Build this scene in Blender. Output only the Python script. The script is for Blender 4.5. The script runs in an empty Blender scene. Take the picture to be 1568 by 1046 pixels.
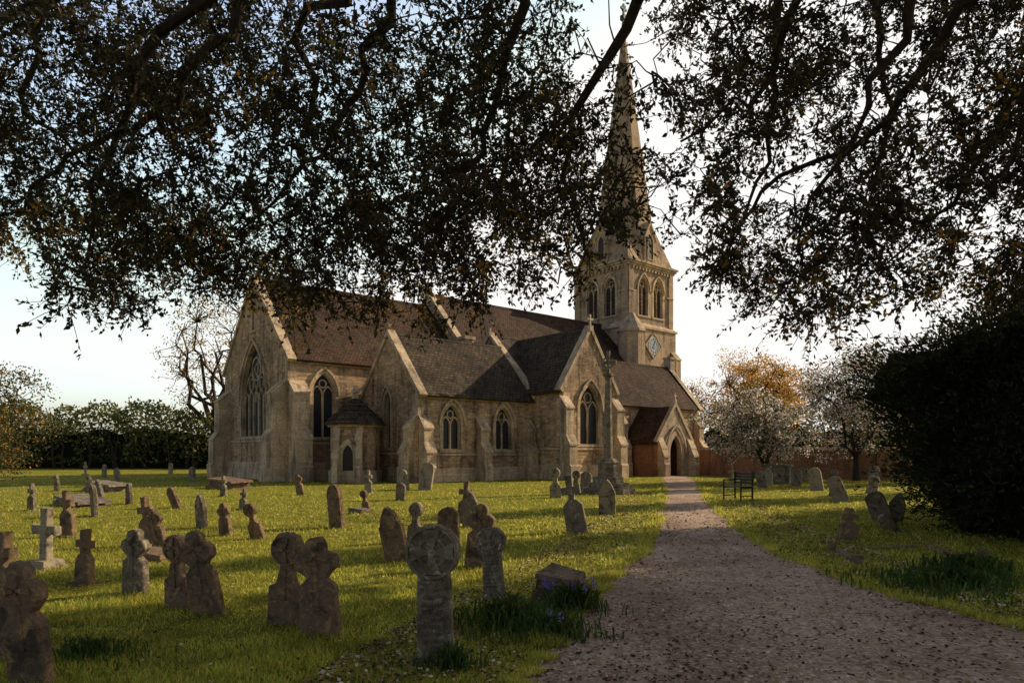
import bpy, bmesh, math, random
import numpy as np
from mathutils import Vector, noise, Matrix
from mathutils.geometry import tessellate_polygon
random.seed(7); rng=np.random.default_rng(11)
sc=bpy.context.scene
col=sc.collection
R=math.radians

# ------------------------------------------------------------ materials
def newmat(n):
    m=bpy.data.materials.new(n); m.use_nodes=True
    nt=m.node_tree; nt.nodes.clear()
    o=nt.nodes.new('ShaderNodeOutputMaterial')
    return m,nt,o
def N(nt,t,**k):
    n=nt.nodes.new(t)
    for a,b in k.items(): setattr(n,a,b)
    return n
def ramp(nt,fac,stops):
    r=N(nt,'ShaderNodeValToRGB'); e=r.color_ramp.elements
    while len(e)<len(stops): e.new(0.5)
    for i,(p,c) in enumerate(stops):
        e[i].position=p; e[i].color=(c[0],c[1],c[2],1)
    nt.links.new(fac,r.inputs[0]); return r.outputs[0]
def noi(nt,vec,scale,detail=6,rough=.6,dist=0):
    n=N(nt,'ShaderNodeTexNoise'); n.inputs['Scale'].default_value=scale
    n.inputs['Detail'].default_value=detail; n.inputs['Roughness'].default_value=rough
    n.inputs['Distortion'].default_value=dist
    nt.links.new(vec,n.inputs['Vector']); return n.outputs['Fac']
def mix(nt,fac,a,b,mode='MIX'):
    m=N(nt,'ShaderNodeMix',data_type='RGBA',blend_type=mode)
    for s,v in ((m.inputs[0],fac),(m.inputs[6],a),(m.inputs[7],b)):
        if isinstance(v,bpy.types.NodeSocket): nt.links.new(v,s)
        elif isinstance(v,(int,float)): s.default_value=v
        else: s.default_value=(v[0],v[1],v[2],1)
    return m.outputs[2]
def bump(nt,h,strength,dist=.02,prev=None):
    b=N(nt,'ShaderNodeBump'); b.inputs['Strength'].default_value=strength; b.inputs['Distance'].default_value=dist
    nt.links.new(h,b.inputs['Height'])
    if prev is not None: nt.links.new(prev,b.inputs['Normal'])
    return b.outputs[0]
def bsdf(nt,o,colr,rough=.9,nrm=None,spec=.2,metal=0):
    p=N(nt,'ShaderNodeBsdfPrincipled')
    if isinstance(colr,bpy.types.NodeSocket): nt.links.new(colr,p.inputs['Base Color'])
    else: p.inputs['Base Color'].default_value=(*colr,1)
    p.inputs['Roughness'].default_value=rough; p.inputs['Specular IOR Level'].default_value=spec
    p.inputs['Metallic'].default_value=metal
    if nrm is not None: nt.links.new(nrm,p.inputs['Normal'])
    nt.links.new(p.outputs[0],o.inputs[0]); return p

def masonry(name,c1,c2,mortar,bw,bh,ms=.012,irreg=.05,stain=.5,bstr=.7,lich_c=(.30,.25,.16),moss=None):
    m,nt,o=newmat(name)
    uv=N(nt,'ShaderNodeTexCoord').outputs['UV']; ob=N(nt,'ShaderNodeNewGeometry').outputs['Position']
    nn=N(nt,'ShaderNodeTexNoise'); nn.inputs['Scale'].default_value=2.2; nt.links.new(uv,nn.inputs['Vector'])
    sub=N(nt,'ShaderNodeVectorMath',operation='MULTIPLY_ADD'); nt.links.new(nn.outputs['Color'],sub.inputs[0])
    sub.inputs[1].default_value=(irreg,)*3; nt.links.new(uv,sub.inputs[2])
    br=N(nt,'ShaderNodeTexBrick'); nt.links.new(sub.outputs[0],br.inputs['Vector'])
    br.inputs['Scale'].default_value=1; br.inputs['Brick Width'].default_value=bw; br.inputs['Row Height'].default_value=bh
    br.inputs['Mortar Size'].default_value=ms; br.inputs['Mortar Smooth'].default_value=.4; br.offset_frequency=2
    br.inputs['Color1'].default_value=(*c1,1); br.inputs['Color2'].default_value=(*c2,1); br.inputs['Mortar'].default_value=(*mortar,1)
    big=noi(nt,ob,.35,6,.65); fine=noi(nt,ob,9,5,.7)
    mp=N(nt,'ShaderNodeMapping'); mp.inputs['Scale'].default_value=(1.6,1.6,.22); nt.links.new(ob,mp.inputs[0]); streak=noi(nt,mp.outputs[0],1.5,6,.7)
    c=mix(nt,1,br.outputs['Color'],ramp(nt,fine,[(.3,(.62,.6,.57)),(.7,(1.25,1.2,1.12))]),'MULTIPLY')
    c=mix(nt,stain,c,ramp(nt,big,[(.35,(.48,.46,.45)),(.5,(.95,.92,.88)),(.7,(1.3,1.2,1.03))]),'MULTIPLY')
    c=mix(nt,stain,c,ramp(nt,streak,[(.36,(.36,.35,.34)),(.5,(1,1,1)),(.7,(1.15,1.1,1.0))]),'MULTIPLY')
    lich=noi(nt,ob,3.3,8,.75)
    c=mix(nt,ramp(nt,lich,[(.60,(0,0,0)),(.70,(.6,.6,.6))]),c,lich_c)
    if moss:
        ms_=noi(nt,ob,1.1,9,.75,.5); c=mix(nt,ramp(nt,ms_,[(.55,(0,0,0)),(.66,(.75,.75,.75))]),c,moss)
    inv=N(nt,'ShaderNodeMath',operation='MULTIPLY_ADD'); inv.inputs[1].default_value=-1
    nt.links.new(br.outputs['Fac'],inv.inputs[0]); nt.links.new(fine,inv.inputs[2])
    bsdf(nt,o,c,.95,bump(nt,inv.outputs[0],bstr,.03))
    return m
M_rub=masonry('rubble_limestone',(.64,.45,.29),(.31,.225,.155),(.48,.365,.255),.34,.135,.014,.09,.9,.7,(.46,.38,.25))
M_ash=masonry('ashlar_limestone',(.66,.525,.375),(.51,.40,.29),(.35,.27,.195),.6,.32,.006,.01,.85,.3,(.42,.36,.25))
M_tower=masonry('tower_limestone',(.55,.41,.28),(.42,.31,.215),(.31,.24,.175),.55,.24,.008,.02,.8,.4,(.42,.36,.25))
M_tile=masonry('roof_tile',(.135,.076,.049),(.065,.042,.030),(.018,.013,.010),.2,.16,.018,.015,.8,1,(.15,.10,.055),(.075,.07,.033))
M_slate=masonry('stone_slate',(.135,.097,.068),(.066,.052,.040),(.020,.016,.013),.27,.20,.020,.02,.85,1,(.19,.15,.09),(.08,.075,.037))
M_brick=masonry('red_brick',(.36,.18,.105),(.27,.12,.07),(.3,.25,.19),.225,.075,.01,.01,.6,.4)
def grave_mat(name,c1,c2,lich):
    m,nt,o=newmat(name); g=N(nt,'ShaderNodeNewGeometry').outputs['Position']
    a=noi(nt,g,4,9,.7,.6); b=noi(nt,g,24,6,.8); l=noi(nt,g,9,9,.8,1)
    c=mix(nt,a,c1,c2)
    c=mix(nt,1,c,ramp(nt,b,[(.3,(.5,.5,.5)),(.75,(1.4,1.35,1.25))]),'MULTIPLY')
    c=mix(nt,ramp(nt,l,[(.53,(0,0,0)),(.60,(.9,.9,.9))]),c,lich)
    c=mix(nt,ramp(nt,a,[(.36,(.85,.85,.85)),(.5,(0,0,0))]),c,(.05,.043,.03))
    bsdf(nt,o,c,.95,bump(nt,b,.9,.015,bump(nt,a,.6,.04)))
    return m
G1=grave_mat('weathered_stone_grey',(.17,.135,.10),(.30,.235,.165),(.50,.43,.30))
G2=grave_mat('weathered_stone_brown',(.17,.11,.072),(.28,.185,.12),(.46,.29,.12))
G3=grave_mat('weathered_stone_pale',(.34,.27,.19),(.46,.37,.26),(.28,.24,.14))
def leafmat(name,c,trans=.5,var=.4):
    m,nt,o=newmat(name); g=N(nt,'ShaderNodeNewGeometry')
    v=noi(nt,g.outputs['Position'],1.3,3)
    cc=mix(nt,1,c,ramp(nt,v,[(.3,(1-var,)*3),(.7,(1+var,)*3)]),'MULTIPLY')
    d=N(nt,'ShaderNodeBsdfDiffuse'); t=N(nt,'ShaderNodeBsdfTranslucent'); mx=N(nt,'ShaderNodeMixShader')
    nt.links.new(cc,d.inputs[0]); nt.links.new(cc,t.inputs[0]); mx.inputs[0].default_value=trans
    nt.links.new(d.outputs[0],mx.inputs[1]); nt.links.new(t.outputs[0],mx.inputs[2]); nt.links.new(mx.outputs[0],o.inputs[0])
    return m
L_dark=leafmat('leaf_dark',(.045,.042,.024),.35); L_mid=leafmat('leaf_olive',(.11,.095,.042),.45); L_gold=leafmat('leaf_gold',(.44,.24,.05),.6)
L_green=leafmat('leaf_green',(.14,.17,.04),.5); L_hedge=leafmat('leaf_hedge',(.09,.10,.035),.45); L_yew=leafmat('leaf_yew',(.032,.036,.016),.3)
L_blos=leafmat('blossom',(.74,.60,.54),.5,.2); L_orange=leafmat('leaf_orange',(.6,.30,.07),.6); L_pale=leafmat('leaf_pale',(.42,.34,.15),.5)
L_g1=leafmat('grass_blade',(.32,.34,.055),.55,.45); L_g2=leafmat('grass_blade_yellow',(.68,.56,.10),.6,.35)
L_blue=leafmat('bluebell',(.26,.18,.55),.3); L_iris=leafmat('bluebell_leaf',(.06,.10,.03),.4)
def barkmat():
    m,nt,o=newmat('bark'); g=N(nt,'ShaderNodeNewGeometry').outputs['Position']
    a=noi(nt,g,9,6,.7); bsdf(nt,o,ramp(nt,a,[(.3,(.022,.016,.012)),(.7,(.065,.048,.035))]),.95,bump(nt,a,.8,.03)); return m
M_bark=barkmat()
def plain(name,c,rough=.6,spec=.4,metal=0,var=.25,sc_=8):
    m,nt,o=newmat(name); g=N(nt,'ShaderNodeNewGeometry').outputs['Position']; a=noi(nt,g,sc_,5)
    cc=mix(nt,1,c,ramp(nt,a,[(.3,(1-var,)*3),(.7,(1+var,)*3)]),'MULTIPLY'); bsdf(nt,o,cc,rough,bump(nt,a,.2,.01),spec,metal); return m
M_iron=plain('black_iron',(.02,.024,.02),.45,.5); M_wood=plain('dark_oak',(.04,.027,.018),.7); M_dial=plain('clock_dial',(.22,.30,.38),.5); M_gilt=plain('gilt',(.5,.4,.22),.5,.3,.1)
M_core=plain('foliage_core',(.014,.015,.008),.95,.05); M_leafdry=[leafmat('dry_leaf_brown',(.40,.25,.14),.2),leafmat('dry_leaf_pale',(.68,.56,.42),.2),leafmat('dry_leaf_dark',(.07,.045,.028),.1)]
def glassmat():
    m,nt,o=newmat('leaded_glass'); uv=N(nt,'ShaderNodeTexCoord').outputs['UV']
    mp=N(nt,'ShaderNodeMapping'); mp.inputs['Rotation'].default_value=(0,0,R(45)); nt.links.new(uv,mp.inputs[0])
    br=N(nt,'ShaderNodeTexBrick'); br.offset=0; nt.links.new(mp.outputs[0],br.inputs['Vector']); br.inputs['Scale'].default_value=1
    br.inputs['Brick Width'].default_value=.14; br.inputs['Row Height'].default_value=.14; br.inputs['Mortar Size'].default_value=.008
    br.inputs['Color1'].default_value=(.012,.014,.018,1); br.inputs['Color2'].default_value=(.025,.028,.03,1); br.inputs['Mortar'].default_value=(.04,.04,.04,1)
    bsdf(nt,o,br.outputs[0],.35,bump(nt,noi(nt,uv,6,2),.3,.02),.3); return m
M_glass=glassmat()
def lawnmat():
    m,nt,o=newmat('lawn'); g=N(nt,'ShaderNodeNewGeometry').outputs['Position']
    a=noi(nt,g,.25,5); b=noi(nt,g,3,6,.7); f=noi(nt,g,45,4,.8)
    c=ramp(nt,b,[(.3,(.14,.145,.022)),(.55,(.31,.285,.05)),(.75,(.50,.41,.09))])
    c=mix(nt,1,c,ramp(nt,f,[(.3,(.45,.45,.45)),(.7,(1.5,1.45,1.3))]),'MULTIPLY')
    c=mix(nt,.6,c,ramp(nt,a,[(.35,(.7,.8,.7)),(.65,(1.2,1.1,.9))]),'MULTIPLY')
    bsdf(nt,o,c,1,bump(nt,f,1,.06,bump(nt,b,.6,.1)),.05); return m
M_lawn=lawnmat()
def pathmat():
    m,nt,o=newmat('gravel_path'); g=N(nt,'ShaderNodeNewGeometry').outputs['Position']
    v=N(nt,'ShaderNodeTexVoronoi'); v.inputs['Scale'].default_value=30; nt.links.new(g,v.inputs['Vector'])
    b=noi(nt,g,1.1,7,.7); f=noi(nt,g,70,4,.8); l=noi(nt,g,.5,5,.6)
    c=mix(nt,.6,ramp(nt,b,[(.3,(.28,.175,.12)),(.5,(.54,.36,.25)),(.7,(.72,.51,.36))]),ramp(nt,v.outputs['Color'],[(0,(.14,.095,.07)),(.5,(.52,.35,.25)),(1,(.85,.68,.54))]))
    c=mix(nt,1,c,ramp(nt,l,[(.35,(.62,.6,.58)),(.6,(1.1,1.1,1.1))]),'MULTIPLY')
    bsdf(nt,o,c,.95,bump(nt,v.outputs['Distance'],1,.03,bump(nt,f,.5,.02)),.1); return m
M_path=pathmat()

# ------------------------------------------------------------ mesh helpers
def empty(name,loc=(0,0,0)):
    e=bpy.data.objects.new(name,None); e.location=loc; col.objects.link(e); return e
class MB:
    def __init__(s): s.v=[];s.f=[];s.m=[]
    def poly(s,pts,mat=0):
        i=len(s.v); s.v+= [tuple(p) for p in pts]; s.f.append(list(range(i,i+len(pts)))); s.m.append(mat)
    def prism(s,A,B,mat=0,caps=True):
        n=len(A)
        for i in range(n):
            j=(i+1)%n; s.poly([A[i],A[j],B[j],B[i]],mat)
        if caps: s.poly(A[::-1],mat); s.poly(B,mat)
    def build(s,name,mats,parent=None,loc=None,merge=False):
        me=bpy.data.meshes.new(name); me.from_pydata(s.v,[],s.f)
        for m in mats: me.materials.append(m)
        me.polygons.foreach_set('material_index',s.m)
        uv=me.uv_layers.new(name='UVMap'); d=uv.data
        for p in me.polygons:
            n=p.normal
            if abs(n.z)>.97: t=Vector((1,0,0)); w=Vector((0,1,0))
            else:
                t=Vector((-n.y,n.x,0)).normalized(); w=n.cross(t)
                if w.z<0: w=-w
            for li in p.loop_indices:
                co=me.vertices[me.loops[li].vertex_index].co
                d[li].uv=(co.dot(t),co.dot(w))
        ob=bpy.data.objects.new(name,me); col.objects.link(ob)
        if parent: ob.parent=parent
        if loc: ob.location=loc
        return ob
def fastmesh(name,V,k,mi,mats,parent=None):
    V=np.asarray(V,dtype=np.float32); nf=len(V)//k
    me=bpy.data.meshes.new(name); me.vertices.add(len(V)); me.vertices.foreach_set('co',V.ravel())
    me.loops.add(nf*k); me.loops.foreach_set('vertex_index',np.arange(nf*k,dtype=np.int32))
    me.polygons.add(nf); me.polygons.foreach_set('loop_start',np.arange(0,nf*k,k,dtype=np.int32))
    try: me.polygons.foreach_set('loop_total',np.full(nf,k,dtype=np.int32))
    except Exception: pass
    for m in mats: me.materials.append(m)
    me.polygons.foreach_set('material_index',np.asarray(mi,dtype=np.int32))
    me.update(calc_edges=True)
    ob=bpy.data.objects.new(name,me); col.objects.link(ob)
    if parent: ob.parent=parent
    return ob
def unit(a): return a/np.maximum(np.linalg.norm(a,axis=1,keepdims=True),1e-6)
def leaves(name,C,L,W,mats,probs,parent=None,D=None,mi=None):
    C=np.asarray(C); n=len(C)
    if D is None: D=rng.normal(size=(n,3))
    D=unit(D); S=unit(np.cross(D,rng.normal(size=(n,3))))
    l=(L*rng.uniform(.7,1.3,n))[:,None]; w=(W*rng.uniform(.7,1.3,n))[:,None]
    V=np.stack([C,C+D*l*.45+S*w*.5,C+D*l,C+D*l*.45-S*w*.5],1).reshape(-1,3)
    if mi is None: mi=rng.choice(len(mats),n,p=probs)
    return fastmesh(name,V,4,mi,mats,parent)
def tube(mb,pts,rad,sides=6,mat=0):
    pts=[Vector(p) for p in pts]; rings=[]
    for i,p in enumerate(pts):
        d=(pts[min(i+1,len(pts)-1)]-pts[max(i-1,0)]).normalized()
        a=d.cross(Vector((.3,.2,1))).normalized() if abs(d.z)<.95 else d.cross(Vector((1,0,0))).normalized()
        b=d.cross(a)
        base=len(mb.v)
        for k in range(sides):
            t=2*math.pi*k/sides; mb.v.append(tuple(p+(a*math.cos(t)+b*math.sin(t))*rad[i]))
        rings.append(base)
    for i in range(len(pts)-1):
        for k in range(sides):
            j=(k+1)%sides; mb.f.append([rings[i]+k,rings[i]+j,rings[i+1]+j,rings[i+1]+k]); mb.m.append(mat)
def curvy(p0,p1,n=5,amp=.12,sag=0):
    p0=Vector(p0);p1=Vector(p1); L=(p1-p0).length; out=[]
    for i in range(n+1):
        t=i/n; p=p0.lerp(p1,t)
        if 0<i<n: p+=Vector([random.gauss(0,1) for _ in range(3)])*amp*L*.3
        p.z+=sag*math.sin(math.pi*t)*L; out.append(p)
    return out

# ------------------------------------------------------------ trees
def tree(name,loc,H,rad,zc0,nclump,per,L,W,mats,probs,trunk_r=.15,spread=.35,nl=7,lean=(0,0)):
    """trunk, limbs and a crown of leaf clumps filling an uneven ellipsoid between zc0 and H"""
    e=empty(name); mb=MB(); x,y=loc
    cz=(zc0+H)/2; hz=(H-zc0)/2; cx=x+lean[0]; cy=y+lean[1]
    fork=Vector((x+lean[0]*.5,y+lean[1]*.5,max(zc0*.9,H*.18)))
    tube(mb,[(x,y,-.1),(x+lean[0]*.2,y,fork.z*.5),fork],[trunk_r*1.4,trunk_r,trunk_r*.85],8)
    limbs=[]
    for i in range(nl):
        a=2*math.pi*(i+random.random()*.6)/nl; u=random.uniform(-.2,.8)
        end=Vector((cx+math.cos(a)*rad*.6*math.sqrt(1-u*u*.8),cy+math.sin(a)*rad*.6*math.sqrt(1-u*u*.8),cz+u*hz*.8))
        pts=curvy(fork,end,5,.2,.05); tube(mb,pts,[trunk_r*(.6-.09*k) for k in range(6)],5); limbs+=pts[1:]
    C=[]
    while len(C)<nclump:
        v=Vector([random.gauss(0,1) for _ in range(3)]).normalized()
        r=random.random()**.4; n_=noise.noise(v*1.7+Vector((x,y,H)))
        r*=1+.45*n_
        C.append(Vector((cx+v.x*r*rad,cy+v.y*r*rad,cz+v.z*r*hz)))
    P=[]
    for c in C:
        q=min(limbs,key=lambda l:(l-c).length_squared)
        tube(mb,curvy(q,c,3,.2,.04),[trunk_r*.16,trunk_r*.12,trunk_r*.08,trunk_r*.04],3)
        k=int(per*random.uniform(.5,1.4)); g=rng.normal(size=(k,3)); g=g/np.maximum(1,np.linalg.norm(g,axis=1,keepdims=True)/1.6)
        P.append(np.array(c)+g*spread*random.uniform(.6,1.2)*np.array([1,1,.75]))
    mb.build('branches',[M_bark],e); P=np.concatenate(P)
    leaves('foliage',P,L,W,mats,probs,e); return e
def bush_mass(name,loc,rx,ry,H,nleaf,L,W,mats,probs,seed=0,z0=0,core=.82):
    e=empty(name)
    def rad(v): 
        return 1+.34*noise.noise(v*1.6+Vector((seed,0,0)))+.22*noise.noise(v*4+Vector((0,seed,0)))+.14*noise.noise(v*9)
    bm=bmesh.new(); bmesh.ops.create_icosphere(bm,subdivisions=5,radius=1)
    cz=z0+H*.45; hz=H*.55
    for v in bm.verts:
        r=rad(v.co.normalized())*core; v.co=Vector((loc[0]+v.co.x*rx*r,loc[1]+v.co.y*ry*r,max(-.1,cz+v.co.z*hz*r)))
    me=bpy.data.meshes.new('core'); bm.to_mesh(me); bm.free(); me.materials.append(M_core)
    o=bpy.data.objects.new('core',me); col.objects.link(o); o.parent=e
    P=[];D=[]
    for i in range(nleaf):
        v=Vector([random.gauss(0,1) for _ in range(3)]).normalized(); r=rad(v)*(random.uniform(core-.02,1.04)+max(0,noise.noise(v*22))*.22)
        p=(loc[0]+v.x*rx*r,loc[1]+v.y*ry*r,cz+v.z*hz*r)
        if p[2]>0: P.append(p); D.append((v.x+random.gauss(0,.6),v.y+random.gauss(0,.6),v.z*.5+.4+random.gauss(0,.6)))
    leaves('foliage',P,L,W,mats,probs,e,D=np.array(D)); return e
def hedge(name,p0,p1,H,depth,n,L,W,mats,probs,trunks=0):
    e=empty(name); p0=np.array(p0,float);p1=np.array(p1,float); d=p1-p0; ln=np.linalg.norm(d); d/=ln; nrm=np.array([-d[1],d[0]])
    t=rng.uniform(0,1,n); 
    def tp_(s): return H*(1+.25*noise.noise(Vector((s*.1,3,0)))+.34*noise.noise(Vector((s*.42,9,0)))+.16*noise.noise(Vector((s*1.6,1,0))))
    top=np.array([tp_(tt*ln) for tt in t])
    z=rng.uniform(.04,1,n)**.75*top; w=rng.uniform(-1,1,n)*depth*.5*(1-.5*(z/top)**3)*(1+.3*np.sin(t*ln*1.1))
    dens=np.array([noise.noise(Vector((a*ln*.5,b*.5,c*.3))) for a,b,c in zip(t,z,w)])
    kp=(dens>-.22)|(z<1)
    t=t[kp];z=z[kp];w=w[kp]
    P=np.stack([p0[0]+d[0]*t*ln+nrm[0]*w,p0[1]+d[1]*t*ln+nrm[1]*w,z],1)
    leaves('foliage',P,L,W,mats,probs,e)
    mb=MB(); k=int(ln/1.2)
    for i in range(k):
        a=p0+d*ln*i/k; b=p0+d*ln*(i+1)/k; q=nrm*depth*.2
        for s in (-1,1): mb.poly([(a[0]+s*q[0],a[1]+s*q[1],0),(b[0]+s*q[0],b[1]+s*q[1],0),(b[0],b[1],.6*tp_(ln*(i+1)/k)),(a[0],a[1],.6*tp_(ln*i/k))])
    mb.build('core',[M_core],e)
    if trunks:
        m2=MB()
        for i in range(trunks):
            a=p0+d*ln*(i+random.random())/trunks; b=a-nrm*depth*.5
            tube(m2,curvy((b[0],b[1],0),(b[0]+random.gauss(0,.5),b[1],H*.7),4,.1),[.13,.11,.09,.06,.03],4)
        m2.build('trunks',[M_bark],e)
    return e

# ------------------------------------------------------------ ground, path, grass
mb=MB(); mb.poly([(-500,-60,0),(500,-60,0),(500,900,0),(-500,900,0)]); mb.build('ground',[M_lawn])
LY=[-6,2,4.7,6.97,8.8,11.1,15.2,23.9,34.8,43.3]; LX=[-2.2,-.7,-.02,.64,1.31,2.14,3.2,5.28,7.8,9.5]
RY=[-6,2,6.2,7.27,8.8,11.1,15.2,22.3,34.8,43.3]; RX=[6.5,5.6,4.65,4.28,4.09,4.22,4.89,6.42,9.37,11.1]
def smooth_interp(y,Y,X):
    return (np.interp(y-.6,Y,X)+np.interp(y,Y,X)+np.interp(y+.6,Y,X))/3
mb=MB(); ys=np.linspace(-5,43.2,900)
def edge(y,left):
    s=5 if left else 9
    n_=.14*noise.noise(Vector((y*2.1,s,0)))+.26*noise.noise(Vector((y*.6,s*2,0)))+.12*noise.noise(Vector((y*6,s,3)))
    return (float(smooth_interp(y,LY,LX)) if left else float(smooth_interp(y,RY,RX)))+n_
for i in range(len(ys)-1):
    a,b=ys[i],ys[i+1]; mb.poly([(edge(a,1),a,.004),(edge(a,0),a,.004),(edge(b,0),b,.004),(edge(b,1),b,.004)])
mb.build('gravel_path',[M_path])
nb=270000; q=rng.uniform(1/48,1/3.3,nb); y=1/q; x=rng.uniform(-.9,.9,nb)*y
ne=20000; qe=rng.uniform(1/30,1/3.4,ne); ye=1/qe; sd_=rng.integers(0,2,ne)
yy=np.linspace(-5,44,900); ELt=[edge(v,1) for v in yy]; ERt=[edge(v,0) for v in yy]
xe=np.where(sd_==0,np.interp(ye,yy,ELt)+.14-np.abs(rng.normal(0,.18,ne)),np.interp(ye,yy,ERt)-.14+np.abs(rng.normal(0,.18,ne)))
EL=np.interp(y,yy,ELt); ER=np.interp(y,yy,ERt)
keep=(x<EL+np.abs(rng.normal(0,.09,nb)))|(x>ER-np.abs(rng.normal(0,.09,nb)))
x=np.concatenate([x[keep],xe]);y=np.concatenate([y[keep],ye]); EL=np.interp(y,yy,ELt); ER=np.interp(y,yy,ERt)
dl=np.minimum(np.abs(x-EL),np.abs(x-ER));n=len(x); sz=np.clip(y/6,1,5)
tuft=np.array([noise.noise(Vector((a*.9,b*.9,0)))+.6*noise.noise(Vector((a*4,b*4,0))) for a,b in zip(x,y)])
h=(.030+.012*np.clip(sz,1,2.0))*np.clip(1+.9*tuft,.25,3)*rng.uniform(.5,1.3,n)*(1+.7*np.exp(-dl*5)); w=.0045*sz
ang=rng.uniform(0,6.283,n); ln=rng.normal(0,.5,(n,2))*h[:,None]
b0=np.stack([x-np.cos(ang)*w,y-np.sin(ang)*w,np.zeros(n)],1); b1=np.stack([x+np.cos(ang)*w,y+np.sin(ang)*w,np.zeros(n)],1); tp=np.stack([x+ln[:,0],y+ln[:,1],h],1)
fastmesh('grass',np.stack([b0,b1,tp],1).reshape(-1,3),3,rng.choice(2,n,p=[.62,.38]),[L_g1,L_g2])
# fallen leaves
n=24000; q=rng.uniform(1/24,1/3.4,n); y=1/q; xl=smooth_interp(y,LY,LX); xr=smooth_interp(y,RY,RX)
x=xl+rng.beta(.6,.6,n)*(xr-xl+2.8)-1.4
n2=3500; y2=rng.uniform(4,20,n2); x2=rng.uniform(-.8,.8,n2)*y2; x=np.concatenate([x,x2]); y=np.concatenate([y,y2]); xl2=smooth_interp(y,LY,LX); xr2=smooth_interp(y,RY,RX); n=len(x)
off=(x<xl2)|(x>xr2)
P=np.stack([x,y,np.where(off,rng.uniform(.02,.05,n),rng.uniform(.008,.02,n))],1); D=rng.normal(size=(n,3)); D[:,2]*=.25
Dn=unit(D); S=unit(np.cross(Dn,np.stack([rng.normal(0,.4,n),rng.normal(0,.4,n),np.ones(n)],1)))
l=(rng.uniform(.018,.048,n)*np.clip(y/9,1,1.6))[:,None]; V=np.stack([P,P+Dn*l*.5+S*l*.35,P+Dn*l,P+Dn*l*.5-S*l*.35],1).reshape(-1,3); V[:,2]=np.maximum(V[:,2],.006)
fastmesh('fallen_leaves',V,4,rng.choice(3,n,p=[.34,.22,.44]),M_leafdry)

# ------------------------------------------------------------ church
C0=Vector((-11.72,35.6)); AX=Vector((.758,.652)); BX=Vector((-.652,.758))
def W3(a,b,z):
    p=C0+AX*a+BX*b; return Vector((p.x,p.y,z))
church=empty('parish_church')
class Wall:
    def __init__(s,a0,b0,a1,b1,na,nb):
        s.o=(a0,b0); l=math.hypot(a1-a0,b1-b0); s.d=((a1-a0)/l,(b1-b0)/l); s.n=(na,nb); s.l=l
    def P(s,t,z,o=0): return W3(s.o[0]+s.d[0]*t+s.n[0]*o,s.o[1]+s.d[1]*t+s.n[1]*o,z)
def wallface(mb,P,outer,holes,depth=.32,mat=0,o=0,rmat=1):
    loops=[outer]+holes; flat=[p for l in loops for p in l]
    for t in tessellate_polygon([[Vector((p[0],p[1],0)) for p in l] for l in loops]):
        mb.poly([P(flat[i][0],flat[i][1],o) for i in t],mat)
    for h in holes:
        for i in range(len(h)):
            a=h[i];b=h[(i+1)%len(h)]; mb.poly([P(*a,o),P(*b,o),P(*b,o-depth),P(*a,o-depth)],rmat)
def archpts(cx,z0,w,sp,n=8,base=True):
    r=w; p=[]
    if base: p+=[(cx-w/2,z0),(cx+w/2,z0)]
    for i in range(n+1):
        t=R(60)*i/n; p.append((cx-w/2+r*math.cos(t),sp+r*math.sin(t)))
    for i in range(1,n+1):
        t=R(120)+R(60)*i/n; p.append((cx+w/2+r*math.cos(t),sp+r*math.sin(t)))
    return p
def ribbon(mb,P,pts,hw,o0,o1,closed=False,mat=0):
    n=len(pts); Lp=[];Rp=[]
    for i in range(n):
        if closed: a=pts[i-1];b=pts[(i+1)%n]
        else: a=pts[max(i-1,0)];b=pts[min(i+1,n-1)]
        c=pts[i]
        def dr(p,q):
            l=math.hypot(q[0]-p[0],q[1]-p[1]) or 1; return ((q[0]-p[0])/l,(q[1]-p[1])/l)
        d1=dr(a,c) if a!=c else dr(c,b); d2=dr(c,b) if b!=c else d1
        nx,ny=-(d1[1]+d2[1]),(d1[0]+d2[0]); l=math.hypot(nx,ny) or 1; nx/=l;ny/=l
        k=hw/max(.4,(-d1[1]*nx+d1[0]*ny)); Lp.append((c[0]+nx*k,c[1]+ny*k)); Rp.append((c[0]-nx*k,c[1]-ny*k))
    for i in range(n if closed else n-1):
        j=(i+1)%n
        mb.poly([P(*Lp[i],o1),P(*Lp[j],o1),P(*Rp[j],o1),P(*Rp[i],o1)],mat)
        mb.poly([P(*Lp[i],o0),P(*Lp[j],o0),P(*Lp[j],o1),P(*Lp[i],o1)],mat)
        mb.poly([P(*Rp[i],o0),P(*Rp[j],o0),P(*Rp[j],o1),P(*Rp[i],o1)],mat)
    if not closed:
        for i in (0,n-1): mb.poly([P(*Lp[i],o0),P(*Rp[i],o0),P(*Rp[i],o1),P(*Lp[i],o1)],mat)
def circ(cx,cz,r,n=20): return [(cx+r*math.cos(2*math.pi*i/n),cz+r*math.sin(2*math.pi*i/n)) for i in range(n)]
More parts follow.
